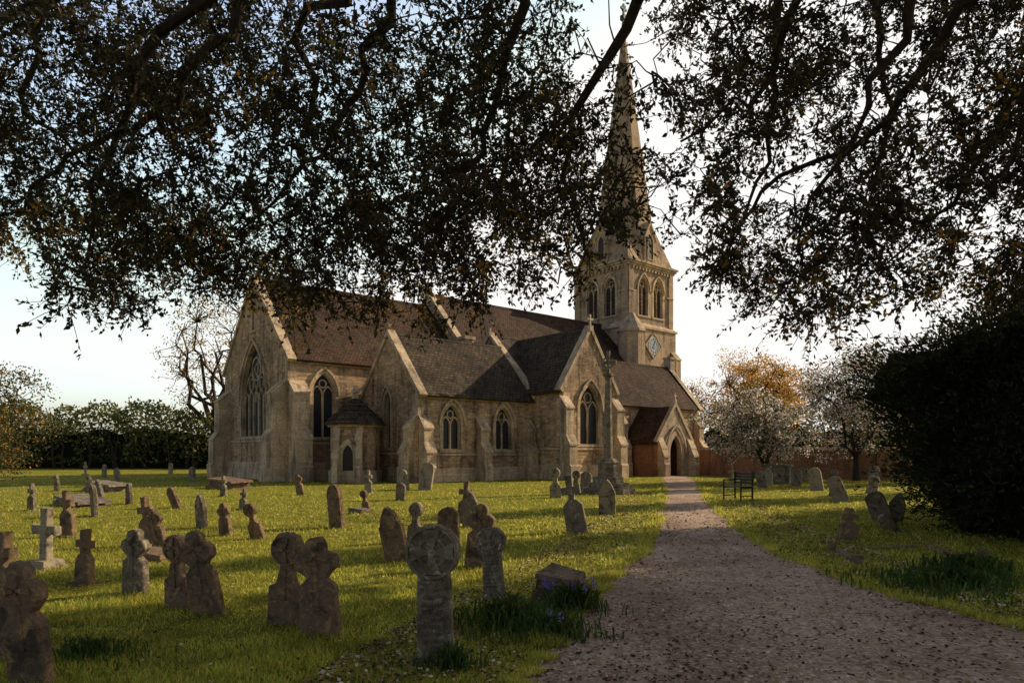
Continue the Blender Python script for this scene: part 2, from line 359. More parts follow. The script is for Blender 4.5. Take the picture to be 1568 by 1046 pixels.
# church material slots: 0 rubble,1 ashlar,2 tile,3 glass,4 wood,5 tower,6 slate,7 brick
CM=[M_rub,M_ash,M_tile,M_glass,M_wood,M_tower,M_slate,M_brick]
def window(mb,Wl,cx,z0,w,sp,lights=2,off=0,hood=True,louvre=False):
    P=Wl.P; hole=archpts(cx,z0,w,sp)
    g=off-.26
    mb.poly([P(x,z,g) for x,z in hole],4 if louvre else 3)
    ribbon(mb,P,[(cx+w/2+.09,z0)]+[((x-cx)*(1+.18/w)+cx,z+(.1 if z>sp+.01 else 0)) for x,z in hole[2:]]+[(cx-w/2-.09,z0)],.10,off+.002,off+.022,mat=1)
    ribbon(mb,P,[(cx-w/2-.25,z0-.07),(cx+w/2+.25,z0-.07)],.07,off,off+.09,mat=1)
    if hood:
        k=(w+.46)/w; ribbon(mb,P,[(cx+(x-cx)*k,sp-.1+(z-sp)*k) for x,z in hole[2:]],.055,off+.022,off+.12,mat=1)
    b0,b1=g+.002,g+.11
    ribbon(mb,P,hole,.045,b0,b1,closed=True,mat=1)
    if lights>1:
        lw=w/lights; s2=sp-(.15*w if lights==2 else .0)
        for i in range(1,lights):
            x=cx-w/2+lw*i; ztop=s2+lw*.2
            ribbon(mb,P,[(x,z0),(x,ztop)],.045,b0,b1-.004,mat=1)
        for i in range(lights):
            ribbon(mb,P,archpts(cx-w/2+lw*(i+.5),0,lw,s2+.03,6,False),.035,b0,b1-.008,mat=1)
        if lights==2: 
            ribbon(mb,P,circ(cx,sp+w*.42,w*.17,16),.032,b0,b1-.012,closed=True,mat=1)
        else:
            ribbon(mb,P,circ(cx,sp+w*.5,w*.17,20),.045,b0,b1-.012,closed=True,mat=1)
            ribbon(mb,P,archpts(cx-w*.22,0,w*.5,sp+.06,7,False),.04,b0,b1-.016,mat=1)
            ribbon(mb,P,archpts(cx+w*.22,0,w*.5,sp+.06,7,False),.04,b0,b1-.016,mat=1)
            for sx in (-1,1): ribbon(mb,P,circ(cx+sx*w*.2,sp+w*.28,w*.09,12),.03,b0,b1-.02,closed=True,mat=1)
            ribbon(mb,P,circ(cx,sp+w*.5,w*.07,12),.03,b0,b1-.02,closed=True,mat=1)
    if louvre:
        z=z0+.2
        while z<sp+w*.5:
            ribbon(mb,P,[(cx-w*.42,z),(cx+w*.42,z)],.03,b0,b1-.05,mat=6); z+=.3
    return hole
def quoins(mb,Wl,at,z0,z1,sgn,off=0):
    z=z0;k=0
    while z<z1-.2:
        h=.3; w=.5 if k%2 else .28
        mb.prism([Wl.P(at,z+.01,off+.014),Wl.P(at+sgn*w,z+.01,off+.014),Wl.P(at+sgn*w,z+h,off+.014),Wl.P(at,z+h,off+.014)],[Wl.P(at,z+.01,off-.02),Wl.P(at+sgn*w,z+.01,off-.02),Wl.P(at+sgn*w,z+h,off-.02),Wl.P(at,z+h,off-.02)],1)
        z+=h;k+=1
def buttress(mb,Wl,s,w,d1,h1,d2,h2,mat=1):
    prof=[(0,0),(d1+.1,0),(d1+.1,.75),(d1,.85),(d1,h1),(d2,h1+.45),(d2,h2),(0,h2+.6)]
    A=[Wl.P(s-w/2,z,o) for o,z in prof]; B=[Wl.P(s+w/2,z,o) for o,z in prof]; mb.prism(A,B,mat)
    for (o0,z0,o1,z1) in ((d1,h1,d2,h1+.45),(d2,h2,0,h2+.6)):
        A=[Wl.P(s-w/2-.04,z0-.03,o0+.05),Wl.P(s-w/2-.04,z1+.03,o1),Wl.P(s-w/2-.04,z1+.11,o1),Wl.P(s-w/2-.04,z0+.05,o0+.05)]
        B=[Wl.P(s+w/2+.04,z0-.03,o0+.05),Wl.P(s+w/2+.04,z1+.03,o1),Wl.P(s+w/2+.04,z1+.11,o1),Wl.P(s+w/2+.04,z0+.05,o0+.05)]
        mb.prism(A,B,1)
def plinth(mb,Wl,s0,s1,h=.8,string=None):
    for (o,z0,z1) in ((.16,-.05,h*.55),(.09,h*.55,h)):
        A=[Wl.P(s0-o,z0,0),Wl.P(s0-o,z0,o),Wl.P(s0-o,z1-.06,o),Wl.P(s0-o,z1,o-.06)]+[Wl.P(s0-o,z1,0)]
        B=[Wl.P(s1+o,z0,0),Wl.P(s1+o,z0,o),Wl.P(s1+o,z1-.06,o),Wl.P(s1+o,z1,o-.06)]+[Wl.P(s1+o,z1,0)]
        mb.prism(A,B,1)
    if string: ribbon(mb,Wl.P,[(s0,string),(s1,string)],.06,0,.07,mat=1)
def slab(mb,pts,th,mat):
    p=[Vector(q) for q in pts]; n=(p[1]-p[0]).cross(p[2]-p[1]).normalized()
    if n.z<0: n=-n
    mb.prism(p,[q+n*th for q in p],mat)
def cross_finial(mb,a,b,z,s=1,mat=1,face='a'):
    def P(t,zz,o): return W3(a+(t if face=='a' else o),b+(o if face=='a' else t),zz)
    def bx(t0,t1,z0,z1,o=.06*s): mb.prism([P(t0,z0,-o),P(t1,z0,-o),P(t1,z0,o),P(t0,z0,o)],[P(t0,z1,-o),P(t1,z1,-o),P(t1,z1,o),P(t0,z1,o)],mat)
    bx(-.18*s,.18*s,z-.15,z+.2*s,.17*s); bx(-.07*s,.07*s,z+.2*s,z+1.0*s); bx(-.3*s,.3*s,z+.6*s,z+.74*s,.055*s)
    ribbon(mb,P,circ(0,z+.67*s,.19*s,14),.03*s,-.04*s,.04*s,closed=True,mat=mat)
def coping(mb,Wl,pts,o0=-.38,o1=.1):
    ribbon(mb,Wl.P,pts,.10,o0,o1,mat=1)
def gabled(mb,a0,a1,b0,b1,ev,rd,axis,roof,wins={},ends=(1,1),wm=0,ridge_b=None,ov=.22):
    S=Wall(a0,b0,a1,b0,0,-1); Nn=Wall(a0,b1,a1,b1,0,1); E=Wall(a0,b0,a0,b1,-1,0); Wt=Wall(a1,b0,a1,b1,1,0)
    walls={'S':S,'N':Nn,'E':E,'W':Wt}
    for k,Wl in walls.items():
        gable=(k in 'EW') if axis=='a' else (k in 'SN')
        out=[(0,-.1),(Wl.l,-.1),(Wl.l,ev)]+([(Wl.l/2,rd)] if gable else [])+[(0,ev)]
        hs=[window(mb,Wl,**w) for w in wins.get(k,[])]
        wallface(mb,Wl.P,out,hs,mat=wm)
    if axis=='a':
        bc=(b0+b1)/2; sl=(rd-ev)/(bc-b0)
        for s,bb in ((-1,b0),(1,b1)):
            e=ev-sl*ov
            slab(mb,[W3(a0+.05,bb+s*ov,e),W3(a1-.05,bb+s*ov,e),W3(a1-.05,bc,rd),W3(a0+.05,bc,rd)],.12,roof)
        A=[W3(a0,bc-.12,rd+.08),W3(a0,bc,rd+.24),W3(a0,bc+.12,rd+.08)]; B=[W3(a1,bc-.12,rd+.08),W3(a1,bc,rd+.24),W3(a1,bc+.12,rd+.08)]; mb.prism(A,B,roof)
        for i,Wl in enumerate((E,Wt)):
            if ends[i]: coping(mb,Wl,[(-.28,ev-.2),(Wl.l/2,rd+.2),(Wl.l+.28,ev-.2)]); 
        for Wl in (S,Nn): ribbon(mb,Wl.P,[(0,ev-.2),(Wl.l,ev-.2)],.09,0,.12,mat=1)
    else:
        ac=(a0+a1)/2; sl=(rd-ev)/(ac-a0)
        for s,aa in ((-1,a0),(1,a1)):
            e=ev-sl*ov
            slab(mb,[W3(aa+s*ov,b0+.05,e),W3(aa+s*ov,b1-.05,e),W3(ac,b1-.05,rd),W3(ac,b0+.05,rd)],.12,roof)
        A=[W3(ac-.12,b0,rd+.08),W3(ac,b0,rd+.24),W3(ac+.12,b0,rd+.08)]; B=[W3(ac-.12,b1,rd+.08),W3(ac,b1,rd+.24),W3(ac+.12,b1,rd+.08)]; mb.prism(A,B,roof)
        for i,Wl in enumerate((S,Nn)):
            if ends[i]: coping(mb,Wl,[(-.28,ev-.2),(Wl.l/2,rd+.2),(Wl.l+.28,ev-.2)])
        for Wl in (E,Wt): ribbon(mb,Wl.P,[(0,ev-.2),(Wl.l,ev-.2)],.09,0,.12,mat=1)
    return walls
mb=MB()
w=gabled(mb,0,12.2,0,9.7,6.5,11.37,'a',2,{'E':[dict(cx=4.85,z0=2.4,w=3.9,sp=4.35,lights=5),dict(cx=4.85,z0=8.5,w=.42,sp=9.7,lights=1)],
   'S':[dict(cx=2.05,z0=2.3,w=1.25,sp=4.7,lights=2)],'N':[]})
plinth(mb,w['E'],0,9.7,.95,2.15); plinth(mb,w['S'],0,4.3,.95,2.0)
for s in (.55,9.15): buttress(mb,w['E'],s,.85,1.05,2.2,.7,4.6)
buttress(mb,w['S'],.5,.85,1.05,2.2,.7,4.6); buttress(mb,w['N'],.5,.85,1.05,2.2,.7,4.6)
quoins(mb,w['E'],0,4.8,6.4,1); quoins(mb,w['S'],0,4.8,6.4,1); quoins(mb,w['E'],9.7,4.8,6.4,-1)
mb.build('chancel',CM,church)
mb=MB()
w=gabled(mb,12.0,29.9,-.5,10.2,6.85,12.2,'a',2,{})
cross_finial(mb,12.0,4.85,12.4,.9,1,'b')
def block(mb,a0,a1,b0,b1,z0,z1,mat): mb.prism([W3(a0,b0,z0),W3(a1,b0,z0),W3(a1,b1,z0),W3(a0,b1,z0)],[W3(a0,b0,z1),W3(a1,b0,z1),W3(a1,b1,z1),W3(a0,b1,z1)],mat)
block(mb,11.7,12.4,.2,.9,6.5,8.7,1); block(mb,11.62,12.48,.12,.98,8.7,8.9,1)
mb.build('nave',CM,church)
mb=MB()
w=gabled(mb,4.35,12.1,-5.7,-.02,4.54,7.68,'a',6,{'E':[dict(cx=2.95,z0=1.75,w=.6,sp=4.2,lights=1)],
  'S':[dict(cx=2.1,z0=1.65,w=1.15,sp=3.0,lights=2),dict(cx=5.6,z0=1.65,w=1.15,sp=3.0,lights=2)]},ends=(1,0))
plinth(mb,w['E'],0,5.6,.7,1.45); plinth(mb,w['S'],0,7.7,.7,1.4)
for s,h in ((.35,2.7),(3.95,2.7),(7.3,2.7)): buttress(mb,w['S'],s,.55,.7,1.5,.45,h)
buttress(mb,w['E'],.4,.55,.7,1.5,.45,2.7)
quoins(mb,w['E'],0,3.3,4.4,1); quoins(mb,w['S'],0,3.3,4.4,1)
cross_finial(mb,4.35,-2.86,7.85,.5,1,'b')
mb.build('vestry',CM,church)
mb=MB()
w=gabled(mb,12.1,17,-5.7,2.1,4.8,8.53,'a',6,{}); cross_finial(mb,12.1,-1.8,8.7,1.0,1,'b')
mb.build('south_aisle_east',CM,church)
mb=MB()
w=gabled(mb,12.12,16.35,-8.2,-1.2,5.1,8.35,'b',6,{'S':[dict(cx=2.11,z0=1.95,w=1.65,sp=3.9,lights=2)]},ends=(1,0))
plinth(mb,w['S'],0,4.2,.8,1.7); plinth(mb,w['E'],0,2.5,.8,1.7)
buttress(mb,w['S'],.02,.6,.75,1.9,.5,3.9); buttress(mb,w['S'],4.2,.6,.75,1.9,.5,3.9)
quoins(mb,w['S'],0,4.2,5.0,1); quoins(mb,w['E'],0,.9,4.9,1); cross_finial(mb,14.23,-8.2,8.5,.8)
mb.build('south_transept',CM,church)
mb=MB()
w=gabled(mb,16.3,28.6,-5.7,-.52,4.7,7.66,'a',2,{'S':[dict(cx=2.0,z0=1.9,w=1.1,sp=3.1,lights=2),dict(cx=9.6,z0=1.9,w=1.1,sp=3.1,lights=2)]})
plinth(mb,w['S'],0,12.2,.8,1.6); plinth(mb,w['W'],0,5.1,.8,1.6)
for s in (.4,3.4,8.4,11.9): buttress(mb,w['S'],s,.55,.8,1.8,.5,3.3)
quoins(mb,w['S'],12.3,3.6,4.6,-1); block(mb,28.3,28.9,-3.4,-2.8,7.5,8.5,1); block(mb,28.22,28.98,-3.48,-2.72,8.5,8.65,1)
mb.build('south_aisle_west',CM,church)
# porch
mb=MB()
pS=Wall(20.3,-8.45,23.5,-8.45,0,-1); pE=Wall(20.3,-8.45,20.3,-5.7,-1,0); pW=Wall(23.5,-8.45,23.5,-5.7,1,0)
door=archpts(1.6,-.05,1.5,1.45); ribbon(mb,pS.P,[(p[0],p[1]) for p in door[1:]+[door[0]]],.16,.002,.06,mat=1); 
ribbon(mb,pS.P,[(1.6+(x-1.6)*1.4,1.4+(z-1.45)*1.4) for x,z in door[2:]],.06,.06,.14,mat=1)
wallface(mb,pS.P,[(0,-.06),(3.2,-.06),(3.2,2.3),(1.6,4.35),(0,2.3)],[[(x,max(z,-.04)) for x,z in door]],.4,1)
wallface(mb,pE.P,[(0,-.05),(2.75,-.05),(2.75,2.3),(0,2.3)],[],mat=7); wallface(mb,pW.P,[(0,-.05),(2.75,-.05),(2.75,2.3),(0,2.3)],[],mat=7)
ac=21.9
for s,aa in ((-1,20.3),(1,23.5)): slab(mb,[W3(aa+s*.25,-8.4,2.0),W3(aa+s*.25,-5.7,2.0),W3(ac,-5.7,4.35),W3(ac,-8.4,4.35)],.12,2)
coping(mb,pS,[(-.3,2.15),(1.6,4.6),(3.5,2.15)],-.2,.08); cross_finial(mb,ac,-8.45,4.75,.5)
buttress(mb,pS,.05,.5,.5,1.2,.3,1.7); buttress(mb,pS,3.15,.5,.5,1.2,.3,1.7)
dW=Wall(20.7,-5.78,23.1,-5.78,0,-1); mb.poly([dW.P(x-.4,z,0) for x,z in archpts(1.6,0,1.3,1.5)],4)
mb.build('porch',CM,church)
# octagonal stair lobby
mb=MB(); oc=(2.55,-2.6)
def octr(r,z,n=8): return [W3(oc[0]+r*math.cos(2*math.pi*(i+.5)/n),oc[1]+r*math.sin(2*math.pi*(i+.5)/n),z) for i in range(n)]
mb.prism(octr(1.35,-.05),octr(1.35,.6),1); mb.prism(octr(1.25,.6),octr(1.25,2.9),0); mb.prism(octr(1.38,2.8),octr(1.45,2.98),1)
prev=octr(1.6,2.9)
for k in range(6):
    r=1.6*(1-(k+1)/6.5); nx=octr(r,2.98+1.35*(k+1)/6); mb.prism(prev,nx,6); prev=octr(r+.05,2.98+1.35*(k+1)/6+.001)
mb.prism(octr(.2,4.2),octr(.14,4.6),1); mb.prism(octr(.24,4.6),octr(.03,4.95),1)
dl=Wall(oc[0]-1.25*.9239*math.cos(math.pi/4)-.5*.7071,oc[1]-1.25*.9239*.7071+.5*.7071,oc[0]-1.25*.9239*.7071+.5*.7071,oc[1]-1.25*.9239*.7071-.5*.7071,-.7071,-.7071)
dd=archpts(.5,0,.8,1.35); mb.poly([dl.P(x,z,.05) for x,z in dd],4)
ribbon(mb,dl.P,dd[1:]+[dd[0]],.13,0,.13,mat=1)
for s in (-.08,1.08): buttress(mb,dl,s,.28,.35,1.2,.22,2.1)
mb.build('stair_lobby',CM,church)
# tower
mb=MB(); ta,tb,tw=29.7,1.85,6.0
def twalls(o): 
    return [Wall(ta-o,tb-o,ta+tw+o,tb-o,0,-1),Wall(ta-o,tb-o,ta-o,tb+tw+o,-1,0),Wall(ta+tw+o,tb-o,ta+tw+o,tb+tw+o,1,0),Wall(ta-o,tb+tw+o,ta+tw+o,tb+tw+o,0,1)]
for Wl in twalls(.22):
    wallface(mb,Wl.P,[(0,-.1),(Wl.l,-.1),(Wl.l,12.0),(0,12.0)],[],mat=5)
    mb.prism([Wl.P(0,12.0,0),Wl.P(Wl.l,12.0,0),Wl.P(Wl.l,12.0,.1),Wl.P(0,12.0,.1)],[Wl.P(.2,12.35,-.22),Wl.P(Wl.l-.2,12.35,-.22),Wl.P(Wl.l-.2,12.3,-.18),Wl.P(.2,12.3,-.18)],1)
    ribbon(mb,Wl.P,[(-.1,11.95),(Wl.l+.1,11.95)],.09,0,.13,mat=1); ribbon(mb,Wl.P,[(-.1,8.8),(Wl.l+.1,8.8)],.08,0,.1,mat=1)
for Wl in twalls(0):
    hs=[window(mb,Wl,c,13.0,1.25,15.2,lights=2,louvre=True) for c in (2.0,4.0)]
    wallface(mb,Wl.P,[(0,11.9),(6,11.9),(6,17.3),(0,17.3)],hs,mat=5)
    for s in (.3,5.7): ribbon(mb,Wl.P,[(s,12.3),(s,17.0)],.3,.0,.12,mat=5)
    ribbon(mb,Wl.P,[(0,14.9),(.9,14.9)],.05,.12,.17,mat=1); ribbon(mb,Wl.P,[(5.1,14.9),(6,14.9)],.05,.12,.17,mat=1)
    for i in range(13): ribbon(mb,Wl.P,[(.5+i*.42,16.75),(.5+i*.42,17.0)],.08,0,.2,mat=1)
for r,z0,z1 in ((.16,17.0,17.15),(.28,17.15,17.33),(.40,17.33,17.5)):
    block(mb,ta-r,ta+tw+r,tb-r,tb+tw+r,z0,z1,1)
W0=twalls(.22)
buttress(mb,W0[0],6.1,.7,.9,5.5,.55,9.5,5); buttress(mb,W0[2],.35,.7,.9,5.5,.55,9.5,5)
tc=(29.7,1.5)
def o8(c,r,z): return [W3(c[0]+r*math.cos(math.pi/4*(i+.5)),c[1]+r*math.sin(math.pi/4*(i+.5)),z) for i in range(8)]
mb.prism(o8(tc,1.15,0),o8(tc,1.15,11.3),5); mb.prism(o8(tc,1.25,11.3),o8(tc,1.25,11.5),1); mb.prism(o8(tc,1.2,11.5),o8(tc,.25,12.9),1)
sc0=(ta+3,tb+3); z0=17.5; zt=39.6; ap=2.85; rr=ap/math.cos(math.pi/8)
nl=14; prev=o8(sc0,rr,z0)
for k in range(1,nl+1):
    t=k/nl; nx=o8(sc0,max(rr*(1-t),.07),z0+(zt-z0)*t); mb.prism(prev,nx,5,caps=False); prev=nx
for sx in (-1,1):
    for sy in (-1,1):
        Cn=W3(sc0[0]+sx*3.05,sc0[1]+sy*3.05,z0); a8=math.tan(math.pi/8)*ap
        O1=W3(sc0[0]+sx*ap,sc0[1]+sy*a8,z0); O2=W3(sc0[0]+sx*a8,sc0[1]+sy*ap,z0)
        t=.2; T=W3(sc0[0]+sx*ap*(1-t)*.7071,sc0[1]+sy*ap*(1-t)*.7071,z0+(zt-z0)*t)
        E1=W3(sc0[0]+sx*3.05,sc0[1]+sy*a8,z0); E2=W3(sc0[0]+sx*a8,sc0[1]+sy*3.05,z0)
        mb.poly([Cn,O1,T],5); mb.poly([Cn,T,O2],5); mb.poly([Cn,E1,O1],5); mb.poly([Cn,E2,O2],5)
def lucarne(na,nb,zb,w,h):
    t=(zb-z0)/(zt-z0); apd=ap*(1-t); ta_,tb_=-nb,na
    def P(s,z,o): return W3(sc0[0]+na*(apd+o)+ta_*s,sc0[1]+nb*(apd+o)+tb_*s,z)
    out=[(-w/2,zb),(w/2,zb),(w/2,zb+h*.6),(0,zb+h),(-w/2,zb+h*.6)]
    mb.prism([P(s,z,-1.2) for s,z in out],[P(s,z,.12) for s,z in out],5)
    ribbon(mb,P,[(-w/2-.12,zb+h*.56),(0,zb+h+.08),(w/2+.12,zb+h*.56)],.07,-1.2,.2,mat=1)
    mb.poly([P(x,z,.13) for x,z in archpts(0,zb+.2,w*.5,zb+h*.5)],4); ribbon(mb,P,archpts(0,zb+.2,w*.5,zb+h*.5),.05,.12,.18,closed=True,mat=1)
for na,nb in ((1,0),(-1,0),(0,1),(0,-1)): lucarne(na,nb,17.7,1.5,3.3); lucarne(na,nb,25.5,.8,1.8)
mb.prism(o8(sc0,.2,39.3),o8(sc0,.12,39.9),1)
mb.build('tower_and_spire',CM,church)
mb=MB(); cross_finial(mb,sc0[0],sc0[1],39.9,1.3,0); mb.build('spire_cross',[M_iron],church)
mb=MB(); cw=W0[0].P; cx,cz=3.25,10.5; dm=[(cx,cz-1.1),(cx+1.1,cz),(cx,cz+1.1),(cx-1.1,cz)]
mb.prism([cw(x,z,.0) for x,z in dm],[cw(x,z,.07) for x,z in dm],0); ribbon(mb,cw,dm,.05,.07,.12,closed=True,mat=2)
ribbon(mb,cw,circ(cx,cz,.70,28),.025,.07,.1,closed=True,mat=1); ribbon(mb,cw,circ(cx,cz,.48,28),.015,.07,.09,closed=True,mat=1)
for i in range(12):
    t=math.pi*i/6; ribbon(mb,cw,[(cx+.52*math.cos(t),cz+.52*math.sin(t)),(cx+.65*math.cos(t),cz+.65*math.sin(t))],.025,.07,.1,mat=1)
ribbon(mb,cw,[(cx-.05,cz-.1),(cx+.3,cz+.45)],.03,.1,.13,mat=1); ribbon(mb,cw,[(cx,cz),(cx+.33,cz-.1)],.04,.13,.15,mat=1)
mb.build('clock',[M_dial,M_gilt,M_ash],church)

# ------------------------------------------------------------ gravestones
def gP(s,z,o): return Vector((s,-o,z))
def outline(kind):
    if kind=='discoid':
        p=[(-.2,-.15),(-.185,.42)]+[(-.185+.10*math.sin(t),.42+.12*(1-math.cos(t))) for t in (.5,1.0,1.4)]+[(-.075,.60)]
        p+=[(.17*math.cos(R(a)),.82+.18*math.sin(R(a))) for a in range(248,-69,-14)]
        return p+[(-x,z) for x,z in p[:6][::-1]]
    if kind=='trefoil':
        p=[(-.2,-.15),(-.18,.5),(-.10,.58)]
        for cx,cz,a0,a1 in ((-.11,.73,250,80),(0,.88,200,-20),(.11,.73,100,-70)):
            p+=[(cx+.105*math.cos(R(a0+(a1-a0)*i/8)),cz+.105*math.sin(R(a0+(a1-a0)*i/8))) for i in range(9)]
        return p+[(.10,.58),(.18,.5),(.2,-.15)]
    if kind=='cross':
        return [(-.09,-.15),(-.075,.58),(-.27,.57),(-.27,.73),(-.07,.72),(-.075,1),(.075,1),(.07,.72),(.27,.73),(.27,.57),(.075,.58),(.09,-.15)]
    if kind=='slab':
        return [(-.27,-.15),(-.27,.72)]+[(-.27*math.cos(t),.72+.28*math.sin(t)**.8) for t in [R(a) for a in range(10,171,10)]]+[(.27,.72),(.27,-.15)]
    if kind=='gothic':
        return [(-.24,-.15),(-.24,.66),(-.20,.68),(-.20,.72)]+[(x*.83,z) for x,z in archpts(0,0,.48,.60,6,False)[::-1] if z>.73]+[(.20,.72),(.20,.68),(.24,.66),(.24,-.15)]
    if kind=='shoulder':
        return [(-.19,-.15),(-.17,.48),(-.10,.56),(-.055,.58),(-.055,.68),(-.17,.67),(-.17,.81),(-.055,.80),(-.06,1),(.06,1),(.055,.80),(.17,.81),(.17,.67),(.055,.68),(.055,.58),(.10,.56),(.17,.48),(.19,-.15)]
    if kind=='wheel':
        p=[(-.135,-.15),(-.115,.62)]+[(.195*math.cos(R(a)),.805+.195*math.sin(R(a))) for a in range(234,-55,-8)]
        return p+[(.115,.62),(.135,-.15)]
names={'cross':'cross_gravestone','wheel':'celtic_cross_gravestone','shoulder':'cross_gravestone'}
def stone(x,y,h,kind,yaw=-15,tilt=0,roll=0,mat=G1,th=.1,wide=1.0):
    mb=MB(); o=[(a*h*wide,b*h) for a,b in outline(kind)]; t=th/2
    o=[(a+random.gauss(0,.004),b+random.gauss(0,.004)) for a,b in o]
    oi=[]
    for i in range(len(o)):
        a=o[i-1];c=o[i];b=o[(i+1)%len(o)]
        d1=Vector((c[0]-a[0],c[1]-a[1])); d2=Vector((b[0]-c[0],b[1]-c[1]))
        d=(d1.normalized() if d1.length>1e-6 else d1)+(d2.normalized() if d2.length>1e-6 else d2)
        n_=Vector((d.y,-d.x)); n_=n_.normalized() if n_.length>1e-6 else Vector((0,0)); oi.append((c[0]+n_.x*.010,c[1]+n_.y*.010))
    F=[gP(a,b,t) for a,b in oi]; B=[gP(a,b,-t) for a,b in oi]; F1=[gP(a,b,t-.012) for a,b in o]; B1=[gP(a,b,-t+.012) for a,b in o]
    for tri in tessellate_polygon([[Vector((a,b,0)) for a,b in oi]]):
        mb.poly([F[i] for i in tri]); mb.poly([B[i] for i in tri[::-1]])
    for i in range(len(o)): j=(i+1)%len(o); mb.poly([F[i],F[j],F1[j],F1[i]]); mb.poly([F1[i],F1[j],B1[j],B1[i]]); mb.poly([B1[i],B1[j],B[j],B[i]])
    def fl(cx,cz,L0,a,w0,w1,r0=0):
        ca,sa=math.cos(a),math.sin(a)
        q=[(cx+ca*r0-sa*w0,cz+sa*r0+ca*w0),(cx+ca*L0-sa*w1,cz+sa*L0+ca*w1),(cx+ca*L0+sa*w1,cz+sa*L0-ca*w1),(cx+ca*r0+sa*w0,cz+sa*r0-ca*w0)]
        mb.prism([gP(*p,t-.005) for p in q],[gP(*p,t+.02) for p in q])
    if kind in('wheel',):
        c=.805*h; r=.195*h
        for k in range(4): fl(0,c,r*.82,k*math.pi/2,.015*h,.07*h,.03*h)
        ribbon(mb,gP,circ(0,c,r*.93,32),.012*h,t-.005,t+.026,closed=True); ribbon(mb,gP,circ(0,c,r*.52,24),.012*h,t-.005,t+.014,closed=True); ribbon(mb,gP,circ(0,c,r*.1,12),.014*h,t-.005,t+.03,closed=True)
        ribbon(mb,gP,[(-.10*h,.59*h),(.10*h,.59*h)],.012*h,t-.002,t+.012)
        z=.52*h
        while z>.12*h:
            s=-.085*h
            while s<.075*h:
                l=random.uniform(.012,.022)*h; hh_=.026*h
                for q in ([(s,z),(s+l*.25,z),(s+l*.25,z+hh_),(s,z+hh_)],[(s+l*.3,z+hh_*random.choice((0,.45,.8))),(s+l*.75,z+hh_*.0),(s+l*.75,z+hh_*.22),(s+l*.3,z+hh_)]):
                    mb.prism([gP(*p_,t-.002) for p_ in q],[gP(*p_,t+.006) for p_ in q])
                s+=l*(1 if random.random()<.8 else 1.8)
            z-=.052*h
    elif kind in('discoid','trefoil'):
        c=(.82 if kind=='discoid' else .77)*h
        for k in range(4): fl(0,c,.13*h*wide,k*math.pi/2,.01*h,.035*h,.015*h)
        if kind=='discoid': ribbon(mb,gP,circ(0,c,.15*h*wide,24),.012*h,t-.005,t+.015,closed=True)
        ribbon(mb,gP,[(0,.63*h),(0,.3*h)],.02*h,t-.003,t+.012); ribbon(mb,gP,[(-.12*h,.28*h),(.12*h,.28*h)],.015*h,t-.003,t+.012)
    elif kind in('slab','gothic'):
        ribbon(mb,gP,[(a*.85,b*.97-.01) for a,b in o[1:-1]],.01,t-.003,t+.012)
        for z in (.6,.52,.44,.36): ribbon(mb,gP,[(-.15*h,z*h),(.15*h,z*h)],.008,t-.002,t+.004)
    if kind in('cross','shoulder','wheel'):
        bw=.17*h; 
        for (s,z0_,z1_) in ((1.5,-.1,.07),(1.15,.07,.14)) if kind=='cross' else ((1.05,-.1,.05),):
            q=[(-bw*s,-t-.09*s),(bw*s,-t-.09*s),(bw*s,t+.09*s),(-bw*s,t+.09*s)]
            mb.prism([Vector((a,b,z0_)) for a,b in q],[Vector((a*.93,b*.93,z1_)) for a,b in q])
    ob=mb.build(names.get(kind,'gravestone'),[mat],merge=False)
    ob.location=(x,y,-.02); ob.rotation_euler=(R(tilt*1.4),R(roll*1.4),R(yaw))
    return ob
